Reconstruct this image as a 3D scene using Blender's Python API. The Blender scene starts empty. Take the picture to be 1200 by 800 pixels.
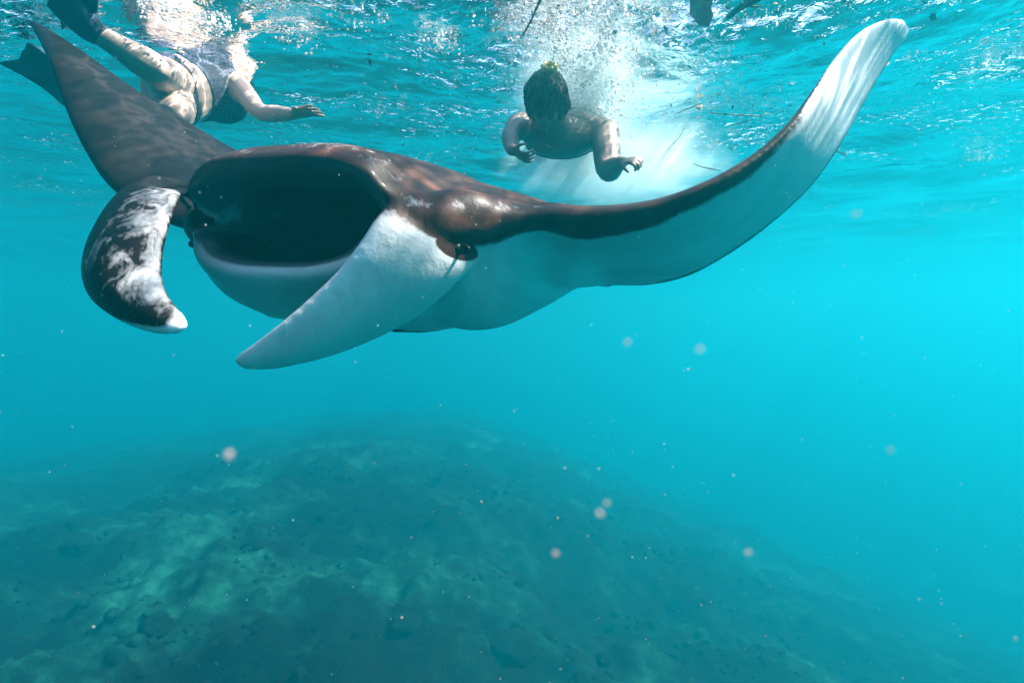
import bpy, bmesh, math, random
import numpy as np
from mathutils import Vector, Matrix, kdtree, bvhtree
from mathutils import noise as mnoise

random.seed(7); rng = np.random.default_rng(7)
S = bpy.context.scene
C = S.collection
R = math.radians

# ------------------------------------------------------------------ camera
PITCH = R(3.43); F = 667.0
cam = bpy.data.cameras.new('camera'); cam.lens = 20.01; cam.sensor_width = 36; cam.clip_start = .02; cam.clip_end = 500
cam.dof.use_dof = True; cam.dof.focus_distance = 1.6; cam.dof.aperture_fstop = 5.6
camo = bpy.data.objects.new('camera', cam); C.objects.link(camo)
camo.location = (0, 0, 0); camo.rotation_euler = (R(90) - PITCH, 0, 0); S.camera = camo

# ------------------------------------------------------------------ sky, sun, exposure
SUN = Vector((.60, .12, .79)).normalized()
el = math.asin(SUN.z); az = math.atan2(SUN.x, SUN.y)
w = bpy.data.worlds.new('World'); S.world = w; w.use_nodes = True
nt = w.node_tree; nt.nodes.clear()
sky = nt.nodes.new('ShaderNodeTexSky'); sky.sky_type = 'NISHITA'; sky.sun_disc = False
sky.sun_elevation = el; sky.sun_rotation = az
bg = nt.nodes.new('ShaderNodeBackground'); bg.inputs['Strength'].default_value = .15
wo = nt.nodes.new('ShaderNodeOutputWorld')
nt.links.new(sky.outputs[0], bg.inputs[0]); nt.links.new(bg.outputs[0], wo.inputs[0])
sl = bpy.data.lights.new('sun', 'SUN'); sl.energy = 5; sl.angle = R(1.5); sl.color = (1, .96, .9)
so = bpy.data.objects.new('sun', sl); C.objects.link(so)
so.rotation_euler = SUN.to_track_quat('Z', 'Y').to_euler(); so.location = (3, -3, 6)
S.view_settings.view_transform = 'Standard'; S.view_settings.look = 'None'
S.view_settings.exposure = 1.06; S.view_settings.gamma = 1
S.render.engine = 'CYCLES'
cy = S.cycles
cy.max_bounces = 8; cy.diffuse_bounces = 2; cy.glossy_bounces = 3; cy.volume_bounces = 3
cy.transparent_max_bounces = 16; cy.transmission_bounces = 2; cy.use_denoising = True
cy.sample_clamp_indirect = 4; cy.caustics_reflective = False; cy.caustics_refractive = False

H = 1.10          # height of the water surface above the camera

# ------------------------------------------------------------------ helpers
def P(px, py, D):
    """point at horizontal distance D that lies on the line of sight to (px, py) of the 1200x800 photo"""
    a = (px - 600) / F; b = (400 - py) / F
    d = Vector((a, math.cos(PITCH) + b * math.sin(PITCH), -math.sin(PITCH) + b * math.cos(PITCH)))
    return d * (D / d.y)

def tag(o, label=None, cat=None, group=None, kind=None):
    if label: o['label'] = label
    if cat: o['category'] = cat
    if group: o['group'] = group
    if kind: o['kind'] = kind
    return o

def empty(name, loc, label, cat, group=None):
    o = bpy.data.objects.new(name, None); C.objects.link(o); o.location = loc
    o.empty_display_size = .1
    return tag(o, label, cat, group)

def link_mesh(name, me, mat, parent=None, smooth=True):
    o = bpy.data.objects.new(name, me); C.objects.link(o)
    if mat: 
        me.materials.clear(); me.materials.append(mat)
    if smooth and len(me.polygons):
        me.polygons.foreach_set('use_smooth', [True] * len(me.polygons))
    if parent:
        o.parent = parent
        o.matrix_parent_inverse = Matrix.Translation(-parent.location)
    return o

def pydata(name, v, f, mat, parent=None, smooth=True):
    me = bpy.data.meshes.new(name); me.from_pydata([tuple(p) for p in v], [], f); me.update()
    return link_mesh(name, me, mat, parent, smooth)

def evaluated(me, mods):
    o = bpy.data.objects.new('tmp', me); C.objects.link(o)
    for typ, kw in mods:
        m = o.modifiers.new(typ, typ)
        for k, val in kw.items(): setattr(m, k, val)
    dg = bpy.context.evaluated_depsgraph_get(); dg.update()
    out = bpy.data.meshes.new_from_object(o.evaluated_get(dg))
    bpy.data.objects.remove(o)
    return out

def catmull(Pts, n, closed=False):
    """Pts (k,d) -> smooth samples, n per segment, chord-length (centripetal-like) Hermite"""
    Pts = np.asarray(Pts, float); k = len(Pts)
    if closed: idx = lambda i: i % k; segs = k
    else: idx = lambda i: min(max(i, 0), k - 1); segs = k - 1
    out = []
    for i in range(segs):
        p0, p1, p2, p3 = (Pts[idx(i + j)] for j in (-1, 0, 1, 2))
        d1 = np.linalg.norm((p2 - p1)[:3]) + 1e-9
        d0 = np.linalg.norm((p1 - p0)[:3]) + 1e-9; d2 = np.linalg.norm((p3 - p2)[:3]) + 1e-9
        m1 = ((p1 - p0) / d0 * d1 + (p2 - p1) / d1 * d0) / (d0 + d1) * d1 if d0 > 1e-8 else (p2 - p1)
        m2 = ((p2 - p1) / d1 * d2 + (p3 - p2) / d2 * d1) / (d1 + d2) * d1 if d2 > 1e-8 else (p2 - p1)
        for t in np.arange(n) / n:
            out.append((2*t**3-3*t*t+1)*p1 + (t**3-2*t*t+t)*m1 + (-2*t**3+3*t*t)*p2 + (t**3-t*t)*m2)
    if not closed: out.append(Pts[-1])
    return np.array(out)

def loft(stations, nu, nv, closed_loop=True):
    """stations (s,k,d) -> dense grid (s',k',d)"""
    A = np.array([catmull(st, nv, True) for st in stations])          # s,k*nv,d
    B = np.stack([catmull(A[:, j], nu) for j in range(A.shape[1])], 1)  # s',k*nv,d
    return B

def grid_faces(ns, nk, off=0, caps=True):
    f = []
    for i in range(ns - 1):
        for j in range(nk):
            j2 = (j + 1) % nk
            f.append((off+i*nk+j, off+i*nk+j2, off+(i+1)*nk+j2, off+(i+1)*nk+j))
    if caps:
        f.append(tuple(off + j for j in range(nk))[::-1]); f.append(tuple(off + (ns-1)*nk + j for j in range(nk)))
    return f

# ---- node helpers
def new_mat(name):
    m = bpy.data.materials.new(name); m.use_nodes = True
    m.node_tree.nodes.clear()
    return m, m.node_tree.nodes, m.node_tree.links
def N(ns, typ, **kw):
    n = ns.new(typ)
    for k, v in kw.items():
        if k in n.inputs.keys(): n.inputs[k].default_value = v
        else: setattr(n, k, v)
    return n
def noise_node(ns, ls, scale, detail=4, rough=.55, vec=None, dist=0):
    n = N(ns, 'ShaderNodeTexNoise'); n.inputs['Scale'].default_value = scale
    n.inputs['Detail'].default_value = detail; n.inputs['Roughness'].default_value = rough; n.inputs['Distortion'].default_value = dist
    if vec is not None: ls.new(vec, n.inputs['Vector'])
    return n
def ramp(ns, ls, fac, stops, interp='LINEAR'):
    r = ns.new('ShaderNodeValToRGB'); r.color_ramp.interpolation = interp
    e = r.color_ramp.elements
    while len(e) > 1: e.remove(e[-1])
    e[0].position = stops[0][0]; e[0].color = (*stops[0][1], 1)
    for p, c in stops[1:]:
        x = e.new(p); x.color = (*c, 1)
    ls.new(fac, r.inputs[0]); return r
def g(v): return (v, v, v)
def mixc(ns, ls, fac, a, b, mode='MIX'):
    m = ns.new('ShaderNodeMix'); m.data_type = 'RGBA'; m.blend_type = mode
    for sock, val in ((m.inputs[0], fac), (m.inputs[6], a), (m.inputs[7], b)):
        if isinstance(val, bpy.types.NodeSocket): ls.new(val, sock)
        elif isinstance(val, (int, float)): sock.default_value = val
        else: sock.default_value = (*val, 1)
    return m.outputs[2]
def mth(ns, ls, op, a, b=None, c=None, clamp=False):
    m = ns.new('ShaderNodeMath'); m.operation = op; m.use_clamp = clamp
    for i, val in enumerate((a, b, c)):
        if val is None: continue
        if isinstance(val, bpy.types.NodeSocket): ls.new(val, m.inputs[i])
        else: m.inputs[i].default_value = val
    return m.outputs[0]
def simple(name, col, rough=.6, spec=.5, var=.3, scale=30, bump=.1, dist=.002, sss=0):
    m, ns, ls = new_mat(name)
    tc = N(ns, 'ShaderNodeTexCoord'); n = noise_node(ns, ls, scale, 6, .6, tc.outputs['Object'])
    r = ramp(ns, ls, n.outputs[0], [(.3, tuple(c * (1 - var) for c in col)), (.7, tuple(min(1, c * (1 + var)) for c in col))])
    b = N(ns, 'ShaderNodeBsdfPrincipled'); ls.new(r.outputs[0], b.inputs['Base Color'])
    b.inputs['Roughness'].default_value = rough; b.inputs['Specular IOR Level'].default_value = spec
    if sss:
        b.inputs['Subsurface Weight'].default_value = sss; b.inputs['Subsurface Scale'].default_value = .02
    bp = N(ns, 'ShaderNodeBump'); bp.inputs['Strength'].default_value = bump; bp.inputs['Distance'].default_value = dist
    ls.new(n.outputs[0], bp.inputs['Height']); ls.new(bp.outputs[0], b.inputs['Normal'])
    o = N(ns, 'ShaderNodeOutputMaterial'); ls.new(b.outputs[0], o.inputs[0])
    return m

# ------------------------------------------------------------------ the body of water (the murk that far things fade into)
mv, ns, ls = new_mat('sea_water_volume')
def vol(dens, colr, anis):
    pv = N(ns, 'ShaderNodeVolumePrincipled')
    pv.inputs['Density'].default_value = dens; pv.inputs['Color'].default_value = (*colr, 1)
    pv.inputs['Absorption Color'].default_value = (0, 0, 0, 1); pv.inputs['Anisotropy'].default_value = anis
    return pv
pa = vol(.031, (.0, .03, .42), 0.0)       # the water itself: blue, scattering evenly
pb = vol(.037, (.012, .94, .79), .65)      # suspended silt: greener, scattering forward
ad = N(ns, 'ShaderNodeAddShader'); ls.new(pa.outputs[0], ad.inputs[0]); ls.new(pb.outputs[0], ad.inputs[1])
o = N(ns, 'ShaderNodeOutputMaterial'); ls.new(ad.outputs[0], o.inputs['Volume'])
bm = bmesh.new(); bmesh.ops.create_cube(bm, size=1)
ZB, ZT = -14.0, H + .30
bmesh.ops.scale(bm, vec=(180, 180, ZT - ZB), verts=bm.verts)
bmesh.ops.translate(bm, vec=(0, 0, (ZT + ZB) / 2), verts=bm.verts)
me = bpy.data.meshes.new('haze'); bm.to_mesh(me)
haze = link_mesh('haze', me, mv, smooth=False)
tag(haze, 'turquoise sea water that far things fade into', kind='stuff')

# ------------------------------------------------------------------ water surface seen from below
def axis(dens, lo, hi, far):
    a = list(np.arange(lo, hi, dens)); x = hi; d = dens
    while x < far: a.append(x); d *= 1.07; x += d
    a.append(far)
    x = lo; d = dens; b = []
    while x > -far:
        d *= 1.07; x -= d; b.append(max(x, -far))
    return np.array(sorted(set(b + a)))
xs = axis(.028, -3.6, 3.8, 89); ys = axis(.028, .4, 6.0, 89)
X, Y = np.meshgrid(xs, ys)
def waves(X, Y):
    Z = np.zeros_like(X); r = np.random.default_rng(3)
    for k in range(46):
        lam = 3.2 * (.905 ** k) * r.uniform(.9, 1.1)
        lam = max(lam, .09)
        th = R(78) + r.normal(0, .55); amp = .0058 * lam ** .9 * (1.35 if lam < .5 else .85)
        ph = r.uniform(0, 6.28); kx = math.cos(th) * 2 * math.pi / lam; ky = math.sin(th) * 2 * math.pi / lam
        wob = .35 * np.sin(X * 1.3 / lam * .4 + ph) + .35 * np.sin(Y * .9 / lam * .35 + ph * 2)
        fade = np.clip(1.2 - (np.abs(X) + np.abs(Y)) * .045 / max(lam, .3), 0, 1)
        s = np.sin(kx * X + ky * Y + ph + wob * 2)
        Z += amp * fade * (s - .25 * np.cos(2 * (kx * X + ky * Y + ph + wob * 2)))
    return Z
Z = H + waves(X, Y)
nx, ny = len(xs), len(ys)
verts = np.stack([X.ravel(), Y.ravel(), Z.ravel()], 1)
ii = np.arange(ny - 1)[:, None] * nx + np.arange(nx - 1)[None]
ii = ii.ravel(); quads = np.stack([ii, ii + 1, ii + nx + 1, ii + nx], 1)
me = bpy.data.meshes.new('water_surface')
me.vertices.add(len(verts)); me.vertices.foreach_set('co', verts.ravel())
me.loops.add(quads.size); me.loops.foreach_set('vertex_index', quads.ravel())
me.polygons.add(len(quads)); me.polygons.foreach_set('loop_start', np.arange(0, quads.size, 4))
me.update(); me.validate()
mw, ns, ls = new_mat('water_surface')
tc = N(ns, 'ShaderNodeTexCoord')
mp = N(ns, 'ShaderNodeMapping'); mp.inputs['Scale'].default_value = (1, 1.0, 1); ls.new(tc.outputs['Object'], mp.inputs[0])
n1 = noise_node(ns, ls, 20, 3, .6, mp.outputs[0], .6)
mask = noise_node(ns, ls, 1.1, 4, .6, mp.outputs[0], .5)
mk = ramp(ns, ls, mask.outputs[0], [(.42, g(.12)), (.57, g(1))])
hgt = mth(ns, ls, 'MULTIPLY', n1.outputs[0], mk.outputs[0])
bp = N(ns, 'ShaderNodeBump'); bp.inputs['Strength'].default_value = 1; bp.inputs['Distance'].default_value = .021
ls.new(hgt, bp.inputs['Height'])
fr = N(ns, 'ShaderNodeFresnel'); fr.inputs['IOR'].default_value = 1.333; ls.new(bp.outputs[0], fr.inputs['Normal'])
# caustics painted as a cell pattern in the surface tint, cast on things below
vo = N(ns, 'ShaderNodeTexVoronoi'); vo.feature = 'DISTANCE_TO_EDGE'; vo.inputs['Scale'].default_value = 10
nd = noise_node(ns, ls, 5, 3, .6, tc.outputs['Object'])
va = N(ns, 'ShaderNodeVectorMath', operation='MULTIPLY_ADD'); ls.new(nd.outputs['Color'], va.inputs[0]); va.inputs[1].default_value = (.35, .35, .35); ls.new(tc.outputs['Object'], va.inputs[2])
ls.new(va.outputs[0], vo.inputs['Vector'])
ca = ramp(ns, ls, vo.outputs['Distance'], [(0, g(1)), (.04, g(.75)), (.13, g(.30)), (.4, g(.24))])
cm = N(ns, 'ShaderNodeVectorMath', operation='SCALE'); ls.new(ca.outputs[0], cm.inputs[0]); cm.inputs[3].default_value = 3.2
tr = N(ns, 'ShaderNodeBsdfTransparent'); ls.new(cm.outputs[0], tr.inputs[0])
gl = N(ns, 'ShaderNodeBsdfGlossy'); gl.inputs['Roughness'].default_value = .02; gl.inputs['Color'].default_value = (1, 1, 1, 1)
ls.new(bp.outputs[0], gl.inputs['Normal'])
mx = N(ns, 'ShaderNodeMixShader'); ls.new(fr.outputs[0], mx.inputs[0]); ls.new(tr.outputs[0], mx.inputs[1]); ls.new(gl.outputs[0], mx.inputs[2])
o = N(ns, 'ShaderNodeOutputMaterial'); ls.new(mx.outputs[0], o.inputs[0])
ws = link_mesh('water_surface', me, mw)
tag(ws, 'rippled underside of the sea surface', kind='structure')

# ------------------------------------------------------------------ seabed
def bedz(x, y):
    t = (x + .2 + .10 * (y - 6)) * 1.6
    z = -4.1 - .38 * (math.log1p(math.exp(min(t, 30))) / 1.6 if t < 30 else t / 1.6)      # falls away to the right
    z -= .10 * max(0, -x - 6) + .06 * max(0, y - 13) ** 1.2
    z = max(z, -12.5)
    z += .34 * max(0, .42 - mnoise.voronoi(Vector((x * .6, y * .6, .5)))[0][0]) * 2 + .12 * max(0, .4 - mnoise.voronoi(Vector((x * 1.9, y * 1.9, 2.5)))[0][0]) * 2
    v = Vector((x * .35, y * .35, 3)); z += .55 * mnoise.fractal(v, 1.0, 2.1, 6)
    v = Vector((x * 1.6, y * 1.6, 9)); z += .22 * mnoise.fractal(v, .8, 2.1, 4)
    return z
bx = axis(.085, -7.5, 6.0, 88); by = axis(.085, 4, 14, 88)
vb = [(x, y, bedz(x, y)) for y in by for x in bx]
nbx = len(bx)
fb = [(j*nbx+i, j*nbx+i+1, (j+1)*nbx+i+1, (j+1)*nbx+i) for j in range(len(by)-1) for i in range(nbx-1)]
mb, ns, ls = new_mat('seabed')
tc = N(ns, 'ShaderNodeTexCoord')
a = noise_node(ns, ls, .42, 5, .6, tc.outputs['Object'], .4); b_ = noise_node(ns, ls, 4, 8, .72, tc.outputs['Object'])
mxf = mth(ns, ls, 'ADD', mth(ns, ls, 'MULTIPLY', a.outputs[0], .65), mth(ns, ls, 'MULTIPLY', b_.outputs[0], .35))
rc = ramp(ns, ls, mxf, [(.42, (.0003, .0015, .0012)), (.50, (.0008, .004, .0035)), (.57, (.004, .036, .024)), (.68, (.018, .14, .09))])
b = N(ns, 'ShaderNodeBsdfPrincipled'); ls.new(rc.outputs[0], b.inputs['Base Color']); b.inputs['Roughness'].default_value = .95; b.inputs['Specular IOR Level'].default_value = .1
bpn = N(ns, 'ShaderNodeBump'); bpn.inputs['Distance'].default_value = .06; bpn.inputs['Strength'].default_value = 1; ls.new(b_.outputs[0], bpn.inputs['Height']); ls.new(bpn.outputs[0], b.inputs['Normal'])
o = N(ns, 'ShaderNodeOutputMaterial'); ls.new(b.outputs[0], o.inputs[0])
bed = pydata('seabed', vb, fb, mb); tag(bed, 'dark reef seabed with pale sandy patches', kind='structure')

# ------------------------------------------------------------------ manta ray
YAW = R(20)
fw = Vector((-math.sin(YAW), -math.cos(YAW), 0)); lf = Vector((math.cos(YAW), -math.sin(YAW), -.05)).normalized()
upv = Vector((.05, 0, 1)).normalized()
OM = Vector((-.52, 1.20, .19))
def L(u, v, w_): return OM + lf * u + fw * v + upv * w_

NK = 18   # loop: 0 upper lip, 1-6 back, 7 trailing edge, 8-12 belly, 13 lower lip, 14-17 inside the mouth
def col(v3, dark, inside, pale): return [*v3, dark, inside, pale]

def torso(u, up_lip, lo_lip, back, belly, tail_v, inner, vl=0.0):
    """back / belly: lists of (v,w). inner: 4 (v,w)"""
    st = []
    st.append(col(L(u, up_lip[0], up_lip[1]), .8, .30, .15))
    for i, (v, w_) in enumerate(back): st.append(col(L(u, v, w_), 1, 0, .34 if i == 0 else 0))  # first row behind the lip paler: its caustic-lit highlight painted in
    st.append(col(L(u, tail_v[0], tail_v[1]), .6, 0, 0))
    for i, (v, w_) in enumerate(belly): st.append(col(L(u, v, w_), 0, 0, 0))
    st.append(col(L(u, lo_lip[0], lo_lip[1]), 0, 0.05, 0))
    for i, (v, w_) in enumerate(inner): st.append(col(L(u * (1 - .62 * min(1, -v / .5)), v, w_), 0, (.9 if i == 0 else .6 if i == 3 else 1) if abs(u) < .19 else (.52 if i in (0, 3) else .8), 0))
    return np.array(st)

def sec_torso(u, lipu, lipl, thb, thl, lipv, floor, thr):
    k = 1 - abs(u) * .25
    back = [(lipv - .045, lipu + .035), (lipv - .17, lipu * .6 + thb * .5), (-.36, thb * .93), (-.62, thb), (-.90, thb * .72), (-1.14, thb * .34)]
    belly = [(-1.12, -thl * .16), (-.88, -thl * .55), (-.60, -thl * .97), (-.34, -thl), (-.13, (-thl + lipl * 1.35) * .5)]
    tail = (-1.30 + abs(u) * .3, .015)
    inner = [(-.06, lipl * .80), (-.28, lipl * floor), (-.50, .03), (-.09, lipu * .78)]
    return torso(u, (lipv, lipu), (lipv - .02, lipl), back, belly, tail, inner)

def sec_side(u, vLE, hU, hL, w0, thb, thl, dw, fr=0., tw=.01):
    """head side: closed front"""
    st = [col(L(u, vLE, w0 + hU * .35), 1, 0, .3)]
    for f, h in ((.04, .75), (.15, 1.0)):
        st.append(col(L(u, vLE - f, w0 + hU * h), 1, 0, .05))
    chd = -1.22 - vLE
    for v, k, f_ in ((-.42, .95, .33), (-.66, .98, .53), (-.92, .72, .74), (-1.12, .34, .90)): st.append(col(L(u, v * (1-fr) + (vLE + chd * f_) * fr, thb * k), 1, 0, 0))
    st.append(col(L(u, -1.22, tw), .7, 0, 0))
    for v, k, f_ in ((-1.08, .14, .9), (-.86, .55, .74), (-.58, .95, .53), (-.34, 1.0, .33)): st.append(col(L(u, v * (1-fr) + (vLE + chd * f_) * fr, -thl * k + min(0, tw) * f_), 0, 0, 0))
    st.append(col(L(u, vLE - .05, w0 - hL * .85), dw * .0, 0, 0))
    st.append(col(L(u, vLE, w0 - hL * .35), dw, 0, 0))
    for dv, dh in ((.006, -.25*hL), (.010, -.08*hL), (.010, .08*hU), (.006, .25*hU)): st.append(col(L(u, vLE + dv, w0 + dh), 1, 0, 0))
    return np.array(st)

def naca(f): return 2.97*math.sqrt(f) - 1.26*f - 3.52*f*f + 2.84*f**3 - 1.01*f**4
def sec_wing(LE, TE, span, up, th, wrap, camber=0., te_dark=.0, alld=0, pal=0):
    c = TE - LE; n = c.cross(span).normalized()
    if n.dot(up) < 0: n = -n
    st = []
    def pt(f, s): return LE + c * f + n * (s * (th * .5 * naca(f) * 1.0 + .003) + camber * math.sin(math.pi * f))
    d_top = 1
    st.append(col(pt(.006, 1), d_top if wrap > 0 else .3, 0, 0))
    for f in (.05, .16, .33, .53, .74, .90): st.append(col(pt(f, 1), d_top, 0, 0))
    st.append(col(pt(1, 0), .9, 0, 0))
    for f in (.90, .74, .53, .33, .11): st.append(col(pt(f, -1), te_dark if f > .85 else (te_dark * .35 if f > .7 else alld), 0, pal))
    st.append(col(pt(.025, -1), wrap, 0, pal * .9))
    for s in (-.5, -.17, .17, .5): st.append(col(LE - c * (.003 - .008 * abs(s)*.5) + n * (s * (.004 + th * .08)), min(1, wrap * 1.3), 0, pal * .9))
    return np.array(st)

RW = [  # viewer's right wing: LE px,py,D | TE px,py,D | thickness | dark wrap under the leading edge | te dark | pale (sunlit tip painted in)
 ((672, 254, 1.29), (722, 334, 2.10), .11, 1.0, .2, 0),
 ((722, 251, 1.27), (757, 334, 2.03), .10, .95, .4, 0),
 ((775, 240, 1.26), (802, 325, 1.94), .085, .74, .5, 0),
 ((832, 217, 1.26), (848, 302, 1.84), .07, .70, .45, 0),
 ((886, 184, 1.28), (902, 264, 1.74), .055, .68, .3, 0),
 ((926, 147, 1.31), (948, 222, 1.70), .045, .5, .25, .3),
 ((954, 108, 1.36), (982, 176, 1.69), .036, .12, .2, .8),
 ((976, 74, 1.44), (1006, 134, 1.71), .028, .0, .15, 1),
 ((1000, 44, 1.52), (1030, 92, 1.73), .022, .0, .2, 1),
 ((1025, 27, 1.60), (1050, 62, 1.74), .018, 0, .1, 1),
 ((1046, 21, 1.66), (1063, 44, 1.745), .014, 0, 0, 1),
 ((1057, 22, 1.70), (1066, 33, 1.74), .008, 0, 0, 1)]
LW = [  # viewer's left (far) wing
 ((215, 262, 1.68), (320, 200, 2.36), .105, 1, .3, 0),
 ((165, 242, 1.69), (292, 184, 2.28), .09, 1, .3, 0),
 ((128, 216, 1.71), (250, 160, 2.18), .075, 1, .3, 0),
 ((101, 178, 1.75), (205, 133, 2.10), .06, 1, .3, 0),
 ((80, 136, 1.80), (162, 106, 2.05), .045, 1, .3, 0),
 ((66, 98, 1.85), (124, 79, 2.02), .034, 1, .3, 0),
 ((54, 66, 1.89), (93, 57, 2.00), .024, 1, .3, 0),
 ((43, 44, 1.93), (66, 40, 1.995), .018, 1, .3, 0),
 ((35, 30, 1.96), (48, 30, 1.99), .012, 1, .3, 0),
 ((32, 26, 1.97), (39, 26, 1.98), .008, 1, .3, 0)]

def wing_stations(T, up_fn):
    LEs = [P(*t[0]) for t in T]; TEs = [P(*t[1]) for t in T]
    out = []
    for i, t in enumerate(T):
        a = max(0, i - 1); b = min(len(T) - 1, i + 1)
        sp = ((LEs[b] + TEs[b]) - (LEs[a] + TEs[a]))
        out.append(sec_wing(LEs[i], TEs[i], sp, up_fn, t[2], t[3], camber=.02 * (1 - i / len(T)), te_dark=t[4], pal=t[5]))
    return out

tors = [
 # u, lip up, lip low, back h, belly h, lip v, floor, throat
 sec_torso(0.00, .118, -.112, .225, .245, .00, 1.0, 0),
 sec_torso(0.11, .117, -.106, .222, .245, -.004, 1.0, 0),
 sec_torso(0.172, .110, -.088, .205, .24, -.018, 1.0, 0),
 sec_torso(0.218, .090, -.062, .188, .23, -.035, .9, 0),
 sec_torso(0.248, .054, -.042, .172, .22, -.055, .7, 0)]
side = [
 sec_side(.285, -.080, .090, .085, .000, .160, .225, .8),
 sec_side(.355, -.12, .092, .082, .0, .142, .215, .9, .3, -.01),
 sec_side(.40, -.18, .082, .070, .010, .132, .175, 1, .5, -.03),
 sec_side(.435, -.23, .070, .058, .020, .125, .125, 1, .7, -.06),
 sec_side(.462, -.265, .060, .045, .028, .118, .072, 1, .8, -.078),
 sec_side(.50, -.30, .052, .040, .040, .112, .060, 1, .9, -.085)]
def mirror(st):
    out = st.copy()
    for k in range(len(out)):
        d = Vector(out[k, :3]) - OM
        # reflect across the plane u = 0 (lf is the normal)
        d2 = d - 2 * d.dot(lf) * lf
        out[k, :3] = OM + d2
    return out
def widen(st):          # the mouth is a little wider on the far side, which is opened further
    out = st.copy()
    for k in range(len(out)):
        d = Vector(out[k, :3]) - OM; out[k, :3] = Vector(out[k, :3]) + lf * (d.dot(lf) * .13)
    return out
right = wing_stations(RW, Vector((-.3, -.1, 1)))
left = wing_stations(LW, Vector((.8, -.5, .5)))
stations = left[::-1] + [mirror(s) for s in side[::-1]] + [widen(mirror(s)) for s in tors[:0:-1]] + tors + side + right
BODY = loft(np.array(stations), 6, 5)

# cephalic fins: (edge A), (edge B), thickness, bulge towards the camera, colour at A, middle, B (dark, pale)
def lobe(T):
    st = []
    for A_, B_, th, bul, ca_, cm_, cb_ in T:
        A3, B3 = P(*A_), P(*B_); c = B3 - A3
        n = Vector((0, -1, 0)); n = (n - c * (n.dot(c) / c.length_squared)).normalized()
        loop = []
        def pt(f, s):
            e = math.sin(math.pi * min(max(f, 0), 1)) ** .6
            return A3 + c * f + n * (bul * math.sin(math.pi * f) + s * th * .5 * (.25 + .75 * e))
        def cc(f):
            if f < .5: t = f / .5; x, y = ca_, cm_
            else: t = (f - .5) / .5; x, y = cm_, cb_
            return x[0]*(1-t)+y[0]*t, x[1]*(1-t)+y[1]*t
        for f in (.0, .12, .3, .5, .7, .88, 1.0):
            q = cc(f); loop.append(col(pt(f, 1), q[0], 0, q[1]))
        for f in (1.0, .88, .7, .5, .3, .12, .0):
            q = cc(f); loop.append(col(pt(f, -1), q[0] * .4 + .6, 0, 0))
        st.append(loop)
    return loft(np.array(st), 8, 4)
W_, G_, D_ = (0, 1), (0, 0), (1, 0)
LOBE_R = [  # pale along edge A paints in the sunlit front strip
 ((468, 226, 1.22), (580, 280, 1.34), .07, .00, (1, 0), (1, 0), (.9, 0)),
 ((443, 252, 1.14), (548, 316, 1.28), .066, .012, (.45, .5), (.1, 0), G_),
 ((422, 284, 1.12), (520, 345, 1.26), .055, .016, (.0, 1), (0, .35), G_),
 ((393, 320, 1.11), (482, 374, 1.24), .046, .016, (.1, 1), (0, .25), (.15, 0)),
 ((358, 353, 1.10), (436, 398, 1.21), .040, .014, (.1, .9), G_, (.2, 0)),
 ((323, 382, 1.09), (390, 416, 1.18), .034, .012, (.1, .7), G_, (.25, 0)),
 ((294, 404, 1.09), (346, 428, 1.14), .028, .008, (.15, .4), G_, (.3, 0)),
 ((277, 416, 1.09), (310, 434, 1.12), .020, .004, (.2, 0), G_, (.3, 0)),
 ((271, 424, 1.09), (286, 434, 1.10), .011, .0, (.2, 0), G_, (.3, 0))]
LOBE_L = [  # pale on the middle and inner edge paints in a silvery sheen
 ((226, 214, 1.56), (236, 258, 1.52), .08, .00, (1, 0), (1, 0), (1, 0)),
 ((184, 206, 1.43), (218, 240, 1.41), .08, .00, (1, 0), (1, .1), (.8, .3)),
 ((138, 232, 1.29), (213, 226, 1.26), .07, .01, (1, 0), (.9, .4), (.6, .7)),
 ((114, 264, 1.22), (206, 244, 1.20), .055, .02, (1, 0), (.9, .42), (.65, .6)),
 ((101, 296, 1.17), (196, 275, 1.15), .048, .03, (1, .1), (.9, .44), (.65, .58)),
 ((98, 326, 1.13), (191, 308, 1.12), .042, .03, (1, .2), (.9, .42), (.65, .55)),
 ((108, 351, 1.10), (195, 338, 1.09), .036, .025, (1, .2), (.9, .4), (.65, .55)),
 ((130, 370, 1.08), (208, 358, 1.075), .03, .018, (.9, .2), (1, .2), (.6, .45)),
 ((158, 385, 1.065), (219, 371, 1.065), .022, .01, (.1, 1), (1, .2), (.3, .8)),
 ((186, 393, 1.055), (223, 381, 1.055), .016, .004, (0, 1), (.2, 1), (0, 1)),
 ((205, 394, 1.05), (219, 388, 1.05), .009, .0, (0, 1), (0, 1), (0, 1))]
LOR, LOL = lobe(LOBE_R), lobe(LOBE_L)

def blob(center, rad, axes, colr, nu=14, nv=20):
    """ellipsoid as a point grid"""
    gr = []
    for i in range(nu + 1):
        a_ = math.pi * (i + .02) / (nu + .04)
        gr.append([col(center + axes[0]*(rad[0]*math.cos(a_)) + axes[1]*(rad[1]*math.sin(a_)*math.cos(t)) + axes[2]*(rad[2]*math.sin(a_)*math.sin(t)), *colr)
                   for t in np.arange(nv) / nv * 2 * math.pi])
    return np.array(gr)
EYE = P(536, 290, 1.215)
EYER = P(170, 262, 1.50)
bulges = [blob(P(541, 259, 1.275), (.102, .070, .071), (lf*.5 - fw*.86, lf, upv), (1, 0, 0))]
V, Fc, Cl = [], [], []
NSKIN = (BODY.size + LOR.size + LOL.size + bulges[0].size) // 6
bulges[0][..., 3] = np.clip((bulges[0][..., 2] - EYE.z + .012) / .02, 0, 1)
for Gd in [BODY, LOR, LOL] + bulges:
    off = len(V); nsx, nkx = Gd.shape[:2]
    V += [tuple(p[:3]) for p in Gd.reshape(-1, 6)]; Cl += [tuple(p[3:]) for p in Gd.reshape(-1, 6)]
    Fc += grid_faces(nsx, nkx, off)
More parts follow.
